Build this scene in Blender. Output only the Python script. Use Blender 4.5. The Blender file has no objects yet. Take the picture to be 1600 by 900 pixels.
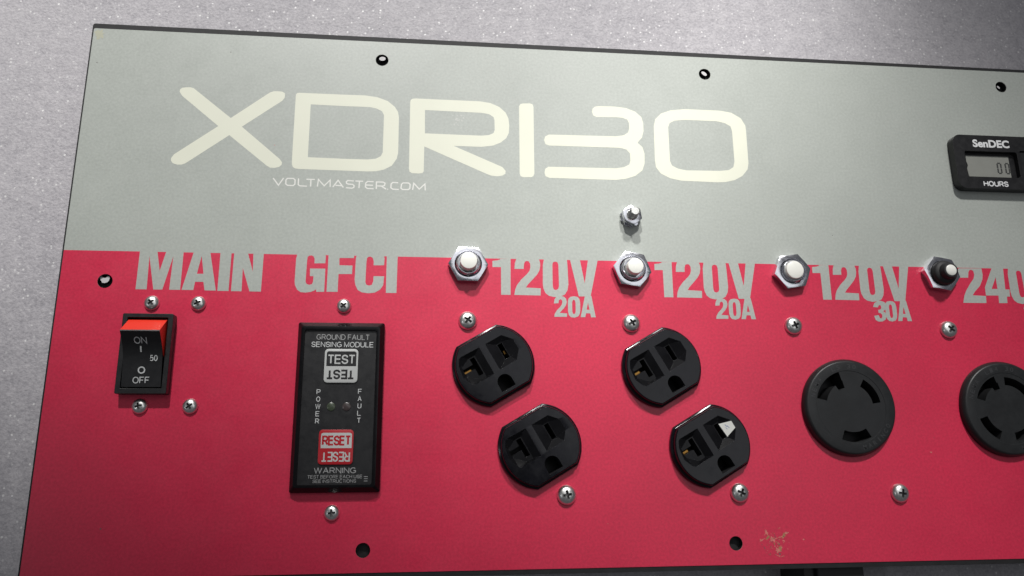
import bpy, bmesh, math, random
from mathutils import Vector, Matrix
from mathutils.geometry import tessellate_polygon

random.seed(7)
C = bpy.context.scene
COL = C.collection
MM = 0.001                      # everything below is written in millimetres on the panel
R = math.radians

# ------------------------------------------------------------------ camera
cam_data = bpy.data.cameras.new('Camera')
cam_data.sensor_width = 36.0
cam_data.lens = 27.0
cam_data.clip_start = 0.005
cam_data.clip_end = 20.0
cam = bpy.data.objects.new('Camera', cam_data)
COL.objects.link(cam)
CR = Matrix(((0.9946414319, -0.0159000779, -0.1021548307),
             (-0.0090602948, 0.9708951940, -0.2393332102),
             (0.1029870525, 0.2389763793, 0.9655485265)))
cam.matrix_world = Matrix.Translation(Vector((154.39, -198.95, 326.77)) * MM) @ CR.to_4x4()
C.camera = cam

# ------------------------------------------------------------------ world and lamps
W = bpy.data.worlds.new('World')
C.world = W
W.use_nodes = True
bg = W.node_tree.nodes['Background']
bg.inputs['Color'].default_value = (0.55, 0.57, 0.62, 1)
bg.inputs['Strength'].default_value = 0.13

def lamp(name, kind, loc, target, power, **kw):
    d = bpy.data.lights.new(name, kind)
    d.energy = power
    for k, v in kw.items():
        setattr(d, k, v)
    o = bpy.data.objects.new(name, d)
    COL.objects.link(o)
    o.location = Vector(loc) * MM
    z = (Vector(loc) - Vector(target)).normalized()
    o.rotation_euler = z.to_track_quat('Z', 'Y').to_euler()
    return o

# long ceiling fitting above and to the right
ceil = lamp('ceiling_light', 'AREA', (414, 286, 1500), (414, 286, 0), 3.2,
            shape='RECTANGLE', size=1.7, size_y=0.62, color=(0.96, 0.975, 1.0))
ceil.rotation_euler = (0, 0, R(141))
# a small bright fitting off to the left
lamp('side_light', 'AREA', (-1000, -300, 1350), (200, -120, 0), 0.8,
     shape='RECTANGLE', size=0.15, size_y=0.1, color=(0.95, 0.97, 1.0))
# two added spots beyond the upper edge, beam edges shaping the dim lower left
lamp('added_spot', 'SPOT', (-98, 1412, 1299), (76, 263, 0), 178.0,
     spot_size=R(20.6), spot_blend=0.30, shadow_soft_size=0.05, color=(1.0, 0.985, 0.96))
lamp('added_spot', 'SPOT', (503, 1250, 1300), (322, -132, 0), 120.0,
     spot_size=R(12.6), spot_blend=0.75, shadow_soft_size=0.08, color=(1.0, 0.98, 0.96))

C.view_settings.view_transform = 'Standard'
C.view_settings.look = 'None'
C.view_settings.exposure = 0.0
C.view_settings.gamma = 1.0
C.render.engine = 'CYCLES'

# ------------------------------------------------------------------ materials
def new_mat(name):
    m = bpy.data.materials.new(name)
    m.use_nodes = True
    return m, m.node_tree, m.node_tree.nodes['Principled BSDF']

def noise(nt, scale, detail=3, rough=0.5, coord=None):
    n = nt.nodes.new('ShaderNodeTexNoise')
    n.inputs['Scale'].default_value = scale
    n.inputs['Detail'].default_value = detail
    n.inputs['Roughness'].default_value = rough
    if coord is not None:
        nt.links.new(coord, n.inputs['Vector'])
    return n

def coords(nt):
    return nt.nodes.new('ShaderNodeTexCoord').outputs['Object']

def ramp(nt, fac, stops):
    r = nt.nodes.new('ShaderNodeValToRGB')
    e = r.color_ramp.elements
    while len(e) > 1:
        e.remove(e[0])
    e[0].position, e[0].color = stops[0][0], (*stops[0][1], 1)
    for p, c in stops[1:]:
        x = e.new(p)
        x.color = (*c, 1)
    nt.links.new(fac, r.inputs['Fac'])
    return r

def surf(name, color, rough=0.5, grain=0.0, metal=0.0, spec=0.5, var=0.06, vscale=60, bump=0.0, bscale=2500, rvar=0.0, bdist=0.00005):
    """base colour with slight mottling, slight gloss variation and a fine bump"""
    m, nt, p = new_mat(name)
    co = coords(nt)
    n = noise(nt, vscale, 4, 0.6, co)
    lo = tuple(c * (1 - var) for c in color)
    hi = tuple(min(1, c * (1 + var)) for c in color)
    r = ramp(nt, n.outputs['Fac'], [(0.3, lo), (0.7, hi)])
    out = r.outputs['Color']
    if grain:
        g = noise(nt, 900, 2, 0.6, co)
        gr = ramp(nt, g.outputs['Fac'], [(0.3, (1-grain,)*3), (0.7, (1+grain,)*3)])
        mx = nt.nodes.new('ShaderNodeVectorMath'); mx.operation = 'MULTIPLY'
        nt.links.new(out, mx.inputs[0]); nt.links.new(gr.outputs['Color'], mx.inputs[1])
        out = mx.outputs[0]
    nt.links.new(out, p.inputs['Base Color'])
    p.inputs['Metallic'].default_value = metal
    p.inputs['Roughness'].default_value = rough
    p.inputs['Specular IOR Level'].default_value = spec
    if rvar:
        n2 = noise(nt, vscale * 3, 5, 0.65, co)
        mr = nt.nodes.new('ShaderNodeMapRange')
        mr.inputs['From Min'].default_value = 0.3
        mr.inputs['From Max'].default_value = 0.7
        mr.inputs['To Min'].default_value = max(0.02, rough - rvar)
        mr.inputs['To Max'].default_value = min(1, rough + rvar)
        nt.links.new(n2.outputs['Fac'], mr.inputs['Value'])
        nt.links.new(mr.outputs['Result'], p.inputs['Roughness'])
    if bump:
        n3 = noise(nt, bscale, 2, 0.5, co)
        b = nt.nodes.new('ShaderNodeBump')
        b.inputs['Strength'].default_value = bump
        b.inputs['Distance'].default_value = bdist
        nt.links.new(n3.outputs['Fac'], b.inputs['Height'])
        nt.links.new(b.outputs['Normal'], p.inputs['Normal'])
    return m

M_GREY = surf('grey_overlay', (0.40, 0.425, 0.392), 0.38, grain=0.07, var=0.03, vscale=25, bump=0.4, bscale=1100, rvar=0.07)
M_RED = surf('red_overlay', (0.61, 0.026, 0.072), 0.37, grain=0.10, var=0.05, vscale=25, bump=0.4, bscale=1100, rvar=0.07)
M_CREAM = surf('cream_print', (0.71, 0.72, 0.60), 0.45, var=0.02, vscale=40)
M_WHITE_PRINT = surf('white_print', (0.72, 0.72, 0.68), 0.5, var=0.03)
M_EDGE = surf('overlay_cut_edge', (0.55, 0.50, 0.48), 0.5)
M_STEEL_BLACK = surf('black_coated_plate', (0.016, 0.016, 0.017), 0.6, spec=0.3, var=0.2, vscale=200, bump=0.3, bscale=1500)
M_BLACK = surf('black_plastic', (0.012, 0.012, 0.013), 0.38, var=0.15, vscale=120, bump=0.25, bscale=2600, rvar=0.08)
M_GLOSS = surf('glossy_black_plastic', (0.005, 0.005, 0.007), 0.14, spec=0.30, var=0.3, vscale=70, rvar=0.10)
M_GLINT = surf('painted_edge_glint', (0.11, 0.112, 0.125), 0.22, spec=0.8)  # paler bevel colour standing in for light glinting off the outlet edges
M_POCKET = surf('outlet_pocket_plastic', (0.006, 0.006, 0.007), 0.22, spec=0.18, var=0.3, vscale=120)
M_SATIN = surf('satin_black_nylon', (0.014, 0.015, 0.016), 0.42, spec=0.4, var=0.2, vscale=150, bump=0.2, bscale=2200, rvar=0.08)
M_RUBBER = surf('black_rubber', (0.012, 0.012, 0.013), 0.6, var=0.1)
M_ORANGE = surf('orange_red_plastic', (0.90, 0.042, 0.02), 0.4, var=0.04)
M_PRINT = surf('pale_grey_print', (0.55, 0.56, 0.56), 0.55, var=0.12, vscale=700)
M_PRINT_DIM = surf('worn_grey_print', (0.30, 0.30, 0.30), 0.55, var=0.2, vscale=900)
M_BRIGHT = surf('white_pad_print', (0.75, 0.76, 0.76), 0.5, var=0.05, vscale=700)
M_SILVER = surf('silver_button', (0.50, 0.51, 0.50), 0.42, var=0.05)
M_RESET = surf('red_button', (0.42, 0.012, 0.02), 0.35, var=0.05)
M_CHROME = surf('zinc_plated_steel', (0.72, 0.725, 0.77), 0.2, metal=1.0, var=0.06, vscale=200, rvar=0.05)
M_SCREW = surf('bright_steel_screw', (0.80, 0.80, 0.77), 0.33, metal=1.0, var=0.1, vscale=600, rvar=0.08, bump=0.12, bscale=350)
M_CAP = surf('white_button_plastic', (0.84, 0.84, 0.78), 0.35, var=0.03, vscale=300)
M_BRASS = surf('brass_contact', (0.50, 0.27, 0.07), 0.35, metal=1.0, var=0.1)
M_LCD = surf('lcd_glass', (0.27, 0.275, 0.25), 0.25, var=0.03, vscale=200)
M_DIGIT = surf('lcd_segment', (0.06, 0.062, 0.06), 0.3, var=0.05)
M_LEDG = surf('green_led_lens', (0.055, 0.07, 0.045), 0.25, var=0.3, vscale=500)
M_LEDR = surf('dull_red_led_lens', (0.062, 0.048, 0.047), 0.25, var=0.3, vscale=500)
M_PLUG = surf('pale_plug', (0.55, 0.54, 0.545), 0.6, var=0.05)
M_REFLECT = surf('painted_white_reflection', (0.86, 0.87, 0.82), 0.7, var=0.02)  # lamp reflection on an outlet facet, painted as flat white
M_REFLECT_MARK = surf('blue_reflection_mark', (0.38, 0.44, 0.62), 0.7)  # faint marks inside the painted reflection
M_TAN = surf('exposed_adhesive', (0.36, 0.19, 0.09), 0.7, var=0.25, vscale=900)
M_PINK = surf('torn_film', (0.62, 0.19, 0.16), 0.6, var=0.2, vscale=900)
M_SCUFF = surf('yellowed_film', (0.43, 0.43, 0.33), 0.45, var=0.05, vscale=300)
M_SMUDGE = surf('dried_smudge', (0.50, 0.51, 0.48), 0.5, var=0.05, vscale=500)
M_DOT = surf('dark_speck', (0.12, 0.10, 0.10), 0.6)

def foam_material():
    m, nt, p = new_mat('glittery_foam')
    co = coords(nt)
    big = noise(nt, 9, 3, 0.6, co)
    fine = noise(nt, 760, 4, 0.7, co)
    mid = noise(nt, 170, 3, 0.6, co)
    def madd(a, k, b):
        n = nt.nodes.new('ShaderNodeMath'); n.operation = 'MULTIPLY_ADD'
        nt.links.new(a, n.inputs[0]); n.inputs[1].default_value = k
        if b is not None: nt.links.new(b, n.inputs[2])
        else: n.inputs[2].default_value = 0
        return n.outputs[0]
    s = madd(fine.outputs['Fac'], 0.55, madd(mid.outputs['Fac'], 0.25, madd(big.outputs['Fac'], 0.30, None)))
    r = ramp(nt, s, [(0.40, (0.30, 0.288, 0.312)), (0.55, (0.43, 0.413, 0.436)), (0.72, (0.55, 0.53, 0.548))])
    # glints: small shiny round cells scattered over the sheet
    vo = nt.nodes.new('ShaderNodeTexVoronoi')
    vo.inputs['Scale'].default_value = 560
    nt.links.new(co, vo.inputs['Vector'])
    sep = nt.nodes.new('ShaderNodeSeparateColor')
    nt.links.new(vo.outputs['Color'], sep.inputs['Color'])
    pick = ramp(nt, sep.outputs['Red'], [(0.78, (0, 0, 0)), (0.95, (1, 1, 1))])
    dot = ramp(nt, vo.outputs['Distance'], [(0.24, (1, 1, 1)), (0.32, (0, 0, 0))])
    mk = nt.nodes.new('ShaderNodeMath'); mk.operation = 'MULTIPLY'
    nt.links.new(pick.outputs['Color'], mk.inputs[0]); nt.links.new(dot.outputs['Color'], mk.inputs[1])
    mx = nt.nodes.new('ShaderNodeMix'); mx.data_type = 'RGBA'
    nt.links.new(mk.outputs[0], mx.inputs['Factor'])
    nt.links.new(r.outputs['Color'], mx.inputs['A']); mx.inputs['B'].default_value = (0.70, 0.69, 0.69, 1)
    nt.links.new(mx.outputs['Result'], p.inputs['Base Color'])
    mr = nt.nodes.new('ShaderNodeMapRange')
    mr.inputs['To Min'].default_value = 0.6; mr.inputs['To Max'].default_value = 0.3
    nt.links.new(mk.outputs[0], mr.inputs['Value'])
    nt.links.new(mr.outputs['Result'], p.inputs['Roughness'])
    b = nt.nodes.new('ShaderNodeBump')
    b.inputs['Strength'].default_value = 0.55
    b.inputs['Distance'].default_value = 0.0006
    nt.links.new(madd(fine.outputs['Fac'], 1.0, madd(mid.outputs['Fac'], 1.2, None)), b.inputs['Height'])
    nt.links.new(b.outputs['Normal'], p.inputs['Normal'])
    return m
M_FOAM = foam_material()

# ------------------------------------------------------------------ mesh helpers (mm)
class MB:
    def __init__(self):
        self.v, self.f, self.m, self.mats = [], [], [], []

    def mi(self, mat):
        if mat not in self.mats:
            self.mats.append(mat)
        return self.mats.index(mat)

    def add(self, vs, fs, mat):
        b = len(self.v)
        self.v += [tuple(x) for x in vs]
        i = self.mi(mat)
        for f in fs:
            self.f.append([b + k for k in f]); self.m.append(i)

    def flat(self, loops, z, mat, fn=None):
        """filled outline with holes, facing up; fn maps (x, y) to 3-D"""
        pts = [p for l in loops for p in l]
        tris = tessellate_polygon([[Vector((x, y, 0)) for x, y in l] for l in loops])
        vs = [fn(x, y) if fn else (x, y, z) for x, y in pts]
        out = []
        for a, b, c in tris:
            ax, ay = pts[a]; bx, by = pts[b]; cx, cy = pts[c]
            out.append((a, b, c) if (bx-ax)*(cy-ay)-(by-ay)*(cx-ax) > 0 else (a, c, b))
        self.add(vs, out, mat)

    def prism(self, loops, z0, z1, mat, side=None, bottom=True):
        self.flat(loops, z1, mat)
        for k, l in enumerate(loops):
            area = sum(l[i][0]*l[(i+1) % len(l)][1]-l[(i+1) % len(l)][0]*l[i][1] for i in range(len(l)))
            ccw = area > 0
            if (k == 0) != ccw:
                l = l[::-1]
            n = len(l)
            self.add([(x, y, z0) for x, y in l] + [(x, y, z1) for x, y in l],
                     [(i, (i+1) % n, n+(i+1) % n, n+i) for i in range(n)], side or mat)
        if bottom:
            s = len(self.f)
            self.flat(loops, z0, side or mat)
            for i in range(s, len(self.f)):
                self.f[i] = self.f[i][::-1]

    def lathe(self, prof, mat, c=(0, 0), n=48, cap=True):
        vs, fs = [], []
        rings = []
        for r, z in prof:
            if r < 1e-6:
                rings.append([len(vs)]); vs.append((c[0], c[1], z))
            else:
                rings.append(list(range(len(vs), len(vs)+n)))
                vs += [(c[0]+r*math.cos(2*math.pi*i/n), c[1]+r*math.sin(2*math.pi*i/n), z) for i in range(n)]
        for A, B in zip(rings, rings[1:]):
            for i in range(n):
                j = (i+1) % n
                if len(A) == 1 and len(B) == 1: continue
                if len(B) == 1: fs.append((A[i], A[j], B[0]))
                elif len(A) == 1: fs.append((A[0], B[j], B[i]))
                else: fs.append((A[i], A[j], B[j], B[i]))
        if cap:
            if len(rings[0]) > 1: fs.append(tuple(rings[0][::-1]))
            if len(rings[-1]) > 1: fs.append(tuple(rings[-1]))
        self.add(vs, fs, mat)

    def box(self, x0, x1, y0, y1, z0, z1, mat):
        self.prism([[(x0, y0), (x1, y0), (x1, y1), (x0, y1)]], z0, z1, mat)

    def mesh(self, name, weld=True):
        me = bpy.data.meshes.new(name)
        me.from_pydata([(x*MM, y*MM, z*MM) for x, y, z in self.v], [], self.f)
        for m in self.mats:
            me.materials.append(m)
        me.polygons.foreach_set('material_index', self.m)
        if weld:
            bm = bmesh.new(); bm.from_mesh(me)
            bmesh.ops.remove_doubles(bm, verts=bm.verts, dist=2e-7)
            bm.to_mesh(me); bm.free()
        me.update()
        return me

def smooth(me, ang=35):
    me.polygons.foreach_set('use_smooth', [True]*len(me.polygons))
    me.set_sharp_from_angle(angle=R(ang))

def link(name, me, parent=None, loc=(0, 0, 0), rz=0.0, label=None, bevel=0.0, seg=2, ang=35):
    o = bpy.data.objects.new(name, me)
    COL.objects.link(o)
    o.location = Vector(loc) * MM
    o.rotation_euler = (0, 0, rz)
    if parent is not None:
        o.parent = parent
    if label:
        o['label'] = label
    if bevel:
        b = o.modifiers.new('bevel', 'BEVEL')
        b.width = bevel * MM; b.segments = seg; b.limit_method = 'ANGLE'; b.angle_limit = R(40)
        b.harden_normals = False
    smooth(me, ang)
    return o

def boolean(me, cutters, op='DIFFERENCE'):
    """apply boolean solids to a mesh and return the resulting mesh"""
    o = bpy.data.objects.new('work', me); COL.objects.link(o)
    tmp = []
    for c in cutters:
        k = bpy.data.objects.new('cutter', c); COL.objects.link(k); tmp.append(k)
        b = o.modifiers.new('b', 'BOOLEAN'); b.operation = op; b.object = k; b.solver = 'EXACT'; b.material_mode = 'TRANSFER'
    dg = bpy.context.evaluated_depsgraph_get(); dg.update()
    res = bpy.data.meshes.new_from_object(o.evaluated_get(dg))
    for k in tmp + [o]:
        bpy.data.objects.remove(k)
    return res

def hull(pts, mat):
    bm = bmesh.new()
    for p in pts:
        bm.verts.new(Vector(p) * MM)
    r = bmesh.ops.convex_hull(bm, input=bm.verts)
    bmesh.ops.delete(bm, geom=[g for g in r['geom_interior'] if isinstance(g, bmesh.types.BMVert)], context='VERTS')
    bmesh.ops.recalc_face_normals(bm, faces=bm.faces)
    me = bpy.data.meshes.new('hull'); bm.to_mesh(me); bm.free()
    me.materials.append(mat)
    return me

def circle(cx, cy, r, n=32, ry=None, rot=0):
    ry = ry or r
    ca, sa = math.cos(rot), math.sin(rot)
    return [(cx + ca*r*math.cos(t)-sa*ry*math.sin(t), cy + sa*r*math.cos(t)+ca*ry*math.sin(t)) for t in [2*math.pi*i/n for i in range(n)]]

def rrect(x0, x1, y0, y1, r, n=6):
    out = []
    for cx, cy, a in ((x1-r, y1-r, 0), (x0+r, y1-r, 90), (x0+r, y0+r, 180), (x1-r, y0+r, 270)):
        out += [(cx+r*math.cos(R(a+90*i/n)), cy+r*math.sin(R(a+90*i/n))) for i in range(n+1)]
    return out

def dshape(r, h, n=40):
    """round disc with two flats at y = +-h"""
    a = math.asin(h/r)
    p = [(r*math.cos(-a+2*a*i/n), r*math.sin(-a+2*a*i/n)) for i in range(n+1)]
    return p + [(-x, -y) for x, y in p]

def write(mb, text, box, mat, z=0.0, fn=None, flip=False, bold=0.0, spacing=1.0):
    """a line of type fitted into the box (x0, x1, y0, y1)"""
    cu = bpy.data.curves.new('type', 'FONT')
    cu.body = text; cu.size = 1.0; cu.offset = bold; cu.resolution_u = 4; cu.space_character = spacing
    o = bpy.data.objects.new('type', cu); COL.objects.link(o)
    dg = bpy.context.evaluated_depsgraph_get(); dg.update()
    me = bpy.data.meshes.new_from_object(o.evaluated_get(dg))
    bpy.data.objects.remove(o); bpy.data.curves.remove(cu)
    xs = [v.co.x for v in me.vertices]; ys = [v.co.y for v in me.vertices]
    ax, bx, ay, by = min(xs), max(xs), min(ys), max(ys)
    x0, x1, y0, y1 = box
    vs = []
    for v in me.vertices:
        u = (v.co.x-ax)/(bx-ax); w = (v.co.y-ay)/max(by-ay, 1e-6)
        if flip: u, w = 1-u, 1-w
        x, y = x0+u*(x1-x0), y0+w*(y1-y0)
        vs.append(fn(x, y) if fn else (x, y, z))
    fs = []
    for p in me.polygons:
        f = list(p.vertices)
        a, b, c = (Vector(vs[f[0]]), Vector(vs[f[1]]), Vector(vs[f[2]]))
        fs.append(f if (b-a).cross(c-a).z >= 0 else f[::-1])
    mb.add(vs, fs, mat)
    bpy.data.meshes.remove(me)

def strip(mb, pts, w, z, mat):
    """a stroke of constant width with mitred bends"""
    n = len(pts); closed = pts[0] == pts[-1]
    P = [Vector(p) for p in pts]
    if closed: P = P[:-1]; n -= 1
    L, Rr = [], []
    for i in range(n):
        a = P[i-1] if (i > 0 or closed) else None
        b = P[(i+1) % n] if (i < n-1 or closed) else None
        d1 = (P[i]-a).normalized() if a is not None else (b-P[i]).normalized()
        d2 = (b-P[i]).normalized() if b is not None else d1
        t = (d1+d2)
        t = t.normalized() if t.length > 1e-6 else d1
        nn = Vector((-t.y, t.x)); s = nn.dot(Vector((-d1.y, d1.x)))
        k = w/2/max(s, 0.45)
        L.append(P[i]+nn*k); Rr.append(P[i]-nn*k)
    vs = [(p.x, p.y, z) for p in L+Rr]
    m = n if closed else n-1
    mb.add(vs, [(i, n+i, n+(i+1) % n, (i+1) % n) for i in range(m)], mat)

# ------------------------------------------------------------------ printed outlines, mm on the panel
MAIN = [
  [[(30.57,-104.11),(30.47,-121.09),(34.95,-121.05),(34.64,-106.55),(37.61,-121.09),(41.26,-121.03),(44.38,-106.42),(44,-121.06),(48.45,-121.06),(48.41,-103.92),(41.33,-104.15),(39.41,-112.95),(37.61,-103.96)]],
  [[(52.62,-104.14),(49.02,-121.05),(53.81,-121.05),(54.21,-117.45),(57.62,-117.43),(58.4,-121.13),(63,-121.14),(59.33,-103.99)], [(55.98,-106.02),(54.66,-113.93),(57.36,-113.88)]],
  [[(63.6,-104.06),(63.62,-121.24),(68.2,-121.24),(68.2,-104.04)]],
  [[(69.3,-104.09),(69.21,-121.27),(73.56,-121.27),(73.36,-111.02),(76.82,-121.3),(81.55,-121.3),(81.68,-104.06),(77.3,-104.16),(77.59,-112.5),(74.94,-103.97)]]]
GFCI = [
  [[(95.84,-104),(95.35,-106.46),(95.3,-116.66),(95.54,-118.21),(96.5,-120.13),(98.03,-121.27),(100.06,-121.43),(102.26,-121.13),(103.7,-120.48),(104.48,-119.89),(104.58,-121.01),(107.94,-120.96),(107.93,-110.67),(101.45,-110.72),(101.56,-114.13),(103.08,-114.1),(103.02,-116.53),(102.63,-117.62),(101.54,-117.99),(100.41,-117.66),(99.88,-116.58),(100.04,-107.16),(100.17,-105.57),(100.85,-104.96),(101.78,-104.82),(102.62,-105.2),(103.16,-106.3),(103.19,-108.4),(107.81,-108.26),(107.88,-105.01),(107.44,-103.75)]],
  [[(109.02,-103.8),(108.9,-120.91),(113.58,-120.91),(113.63,-112.97),(119.36,-112.86),(119.43,-109.06),(113.8,-109.02),(113.73,-105.73),(119.9,-105.68),(120.05,-103.72)]],
  [[(121.33,-103.77),(120.76,-105.54),(120.55,-115.44),(120.98,-117.78),(122.07,-119.92),(123.79,-120.94),(126.61,-121.33),(129.41,-120.97),(131.62,-119.57),(132.87,-117.58),(133.13,-113.64),(128.6,-113.64),(128.49,-116.09),(127.98,-117.55),(126.79,-117.92),(125.61,-117.51),(125.19,-116.34),(125.35,-107.04),(125.56,-105.44),(126.22,-104.91),(126.98,-104.85),(127.94,-105.39),(128.44,-106.78),(128.44,-108.77),(132.98,-108.68),(133.08,-105.69),(132.63,-103.61)]],
  [[(134.01,-103.66),(134.07,-121.02),(138.63,-121.02),(138.74,-103.76)]]]
ONE_TWENTY = [
  [[(183.84,-104.7),(183.68,-105.03),(182.42,-105.45),(180.36,-105.69),(180.35,-108.53),(184.14,-108.49),(184.13,-121.08),(188.31,-121.08),(188.45,-104.6)]],
  [[(190.99,-104.62),(190.34,-106.54),(190.15,-109.22),(194.28,-109.15),(194.37,-107.11),(194.8,-105.79),(195.61,-105.44),(196.56,-105.59),(197.18,-106.73),(197.25,-108.53),(196.82,-110.01),(195.68,-111.51),(193.11,-113.99),(191.18,-116.62),(190.38,-118.57),(189.97,-121.06),(201.62,-121.17),(201.74,-117.9),(195.12,-117.62),(195.93,-116.38),(198.19,-113.9),(200.13,-111.75),(201.28,-109.77),(201.7,-107.62),(201.64,-105.98),(201.15,-104.41)]],
  [[(203.39,-104.56),(202.86,-107.27),(202.7,-116.1),(202.95,-117.88),(203.8,-119.97),(205.36,-121.24),(207.89,-121.78),(210.76,-121.42),(212.54,-120.48),(213.71,-118.52),(214.19,-115.91),(214.01,-107.05),(213.82,-104.48)], [(207.2,-106.53),(207.61,-105.7),(208.58,-105.45),(209.47,-105.76),(209.89,-106.97),(209.92,-116.63),(209.63,-117.94),(208.92,-118.43),(208.28,-118.54),(207.58,-118.29),(207.22,-117.33),(207.12,-116.03)]],
  [[(215.21,-104.45),(218.74,-121.3),(224.03,-121.28),(227.86,-104.29),(223.37,-104.38),(221.59,-115.29),(219.71,-104.36)]]]
TWO = [
  [[(207.44,-124.66),(207.8,-122.82),(208.52,-121.77),(209.65,-121.24),(210.92,-121.29),(212.03,-121.53),(212.96,-122.42),(213.24,-123.87),(212.89,-125.32),(211.9,-126.78),(210.6,-128.08),(210.01,-128.89),(213.26,-129.1),(213.13,-130.64),(207.5,-130.67),(207.72,-129.4),(208.7,-127.78),(210.16,-126.32),(210.98,-125.19),(211.27,-123.89),(211.04,-123.03),(210.41,-122.71),(209.76,-123.18),(209.48,-124.56)]]]
THREE = [
  [[(207.86,-124.23),(208.65,-122.44),(210.16,-121.45),(211.86,-121.21),(213.73,-121.83),(214.35,-123.44),(213.82,-125.33),(212.6,-126.15),(213.61,-126.94),(213.95,-128.54),(213.18,-130.15),(211.69,-130.97),(209.74,-131.1),(208.35,-130.31),(207.89,-128.35),(210.14,-128.05),(210.52,-129.38),(211.2,-129.64),(211.81,-128.83),(211.84,-127.76),(211.1,-127.08),(210.17,-126.98),(210.19,-125.54),(211.32,-125.36),(211.87,-124.55),(211.73,-123.48),(211.05,-123.22),(210.41,-123.87),(210.22,-124.41)]]]
ZERO_AMP = [
  [[(213.73,-123.7),(214.08,-122.4),(214.9,-121.58),(216.51,-121.27),(218.1,-121.53),(218.87,-122.33),(219.24,-123.94),(219.18,-127.81),(218.82,-129.41),(218.15,-130.38),(216.54,-130.98),(214.81,-130.68),(214.04,-129.79),(213.7,-128.2)], [(215.63,-123.99),(215.97,-123.08),(216.46,-122.88),(216.93,-123.17),(217.15,-124.29),(217.1,-128.15),(216.85,-129.05),(216.34,-129.38),(215.87,-129.07),(215.61,-128.17)]],
  [[(221.48,-121),(219.25,-130.69),(221.32,-130.7),(221.76,-128.9),(223.61,-128.94),(223.93,-130.7),(226.04,-130.7),(224.36,-120.95)], [(222.75,-124.05),(222.07,-127.29),(223.35,-127.33)]]]
TWO_FOUR = [
  [[(401.46,-104.84),(400.76,-105.83),(400,-109.49),(405.58,-109.39),(406.08,-106.77),(406.72,-105.72),(407.67,-105.42),(408.65,-106.03),(408.91,-107.76),(408.2,-109.86),(406.21,-112.15),(403.7,-115.47),(402.19,-118.24),(401.18,-121.6),(412.79,-121.57),(413.12,-118.14),(406.46,-117.9),(407.9,-116.09),(410.88,-113.28),(412.66,-110.13),(413.18,-107.69),(413.02,-104.72)]],
  [[(418.19,-104.62),(413.29,-113.93),(413.16,-117.9),(419.47,-117.83),(419.19,-121.51),(423.42,-121.45),(423.71,-118.32),(425.28,-118.23),(425.61,-114.77),(423.5,-114.8),(424.14,-104.51)], [(419.55,-108.96),(416.59,-114.67),(419.55,-114.62)]]]
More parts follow.
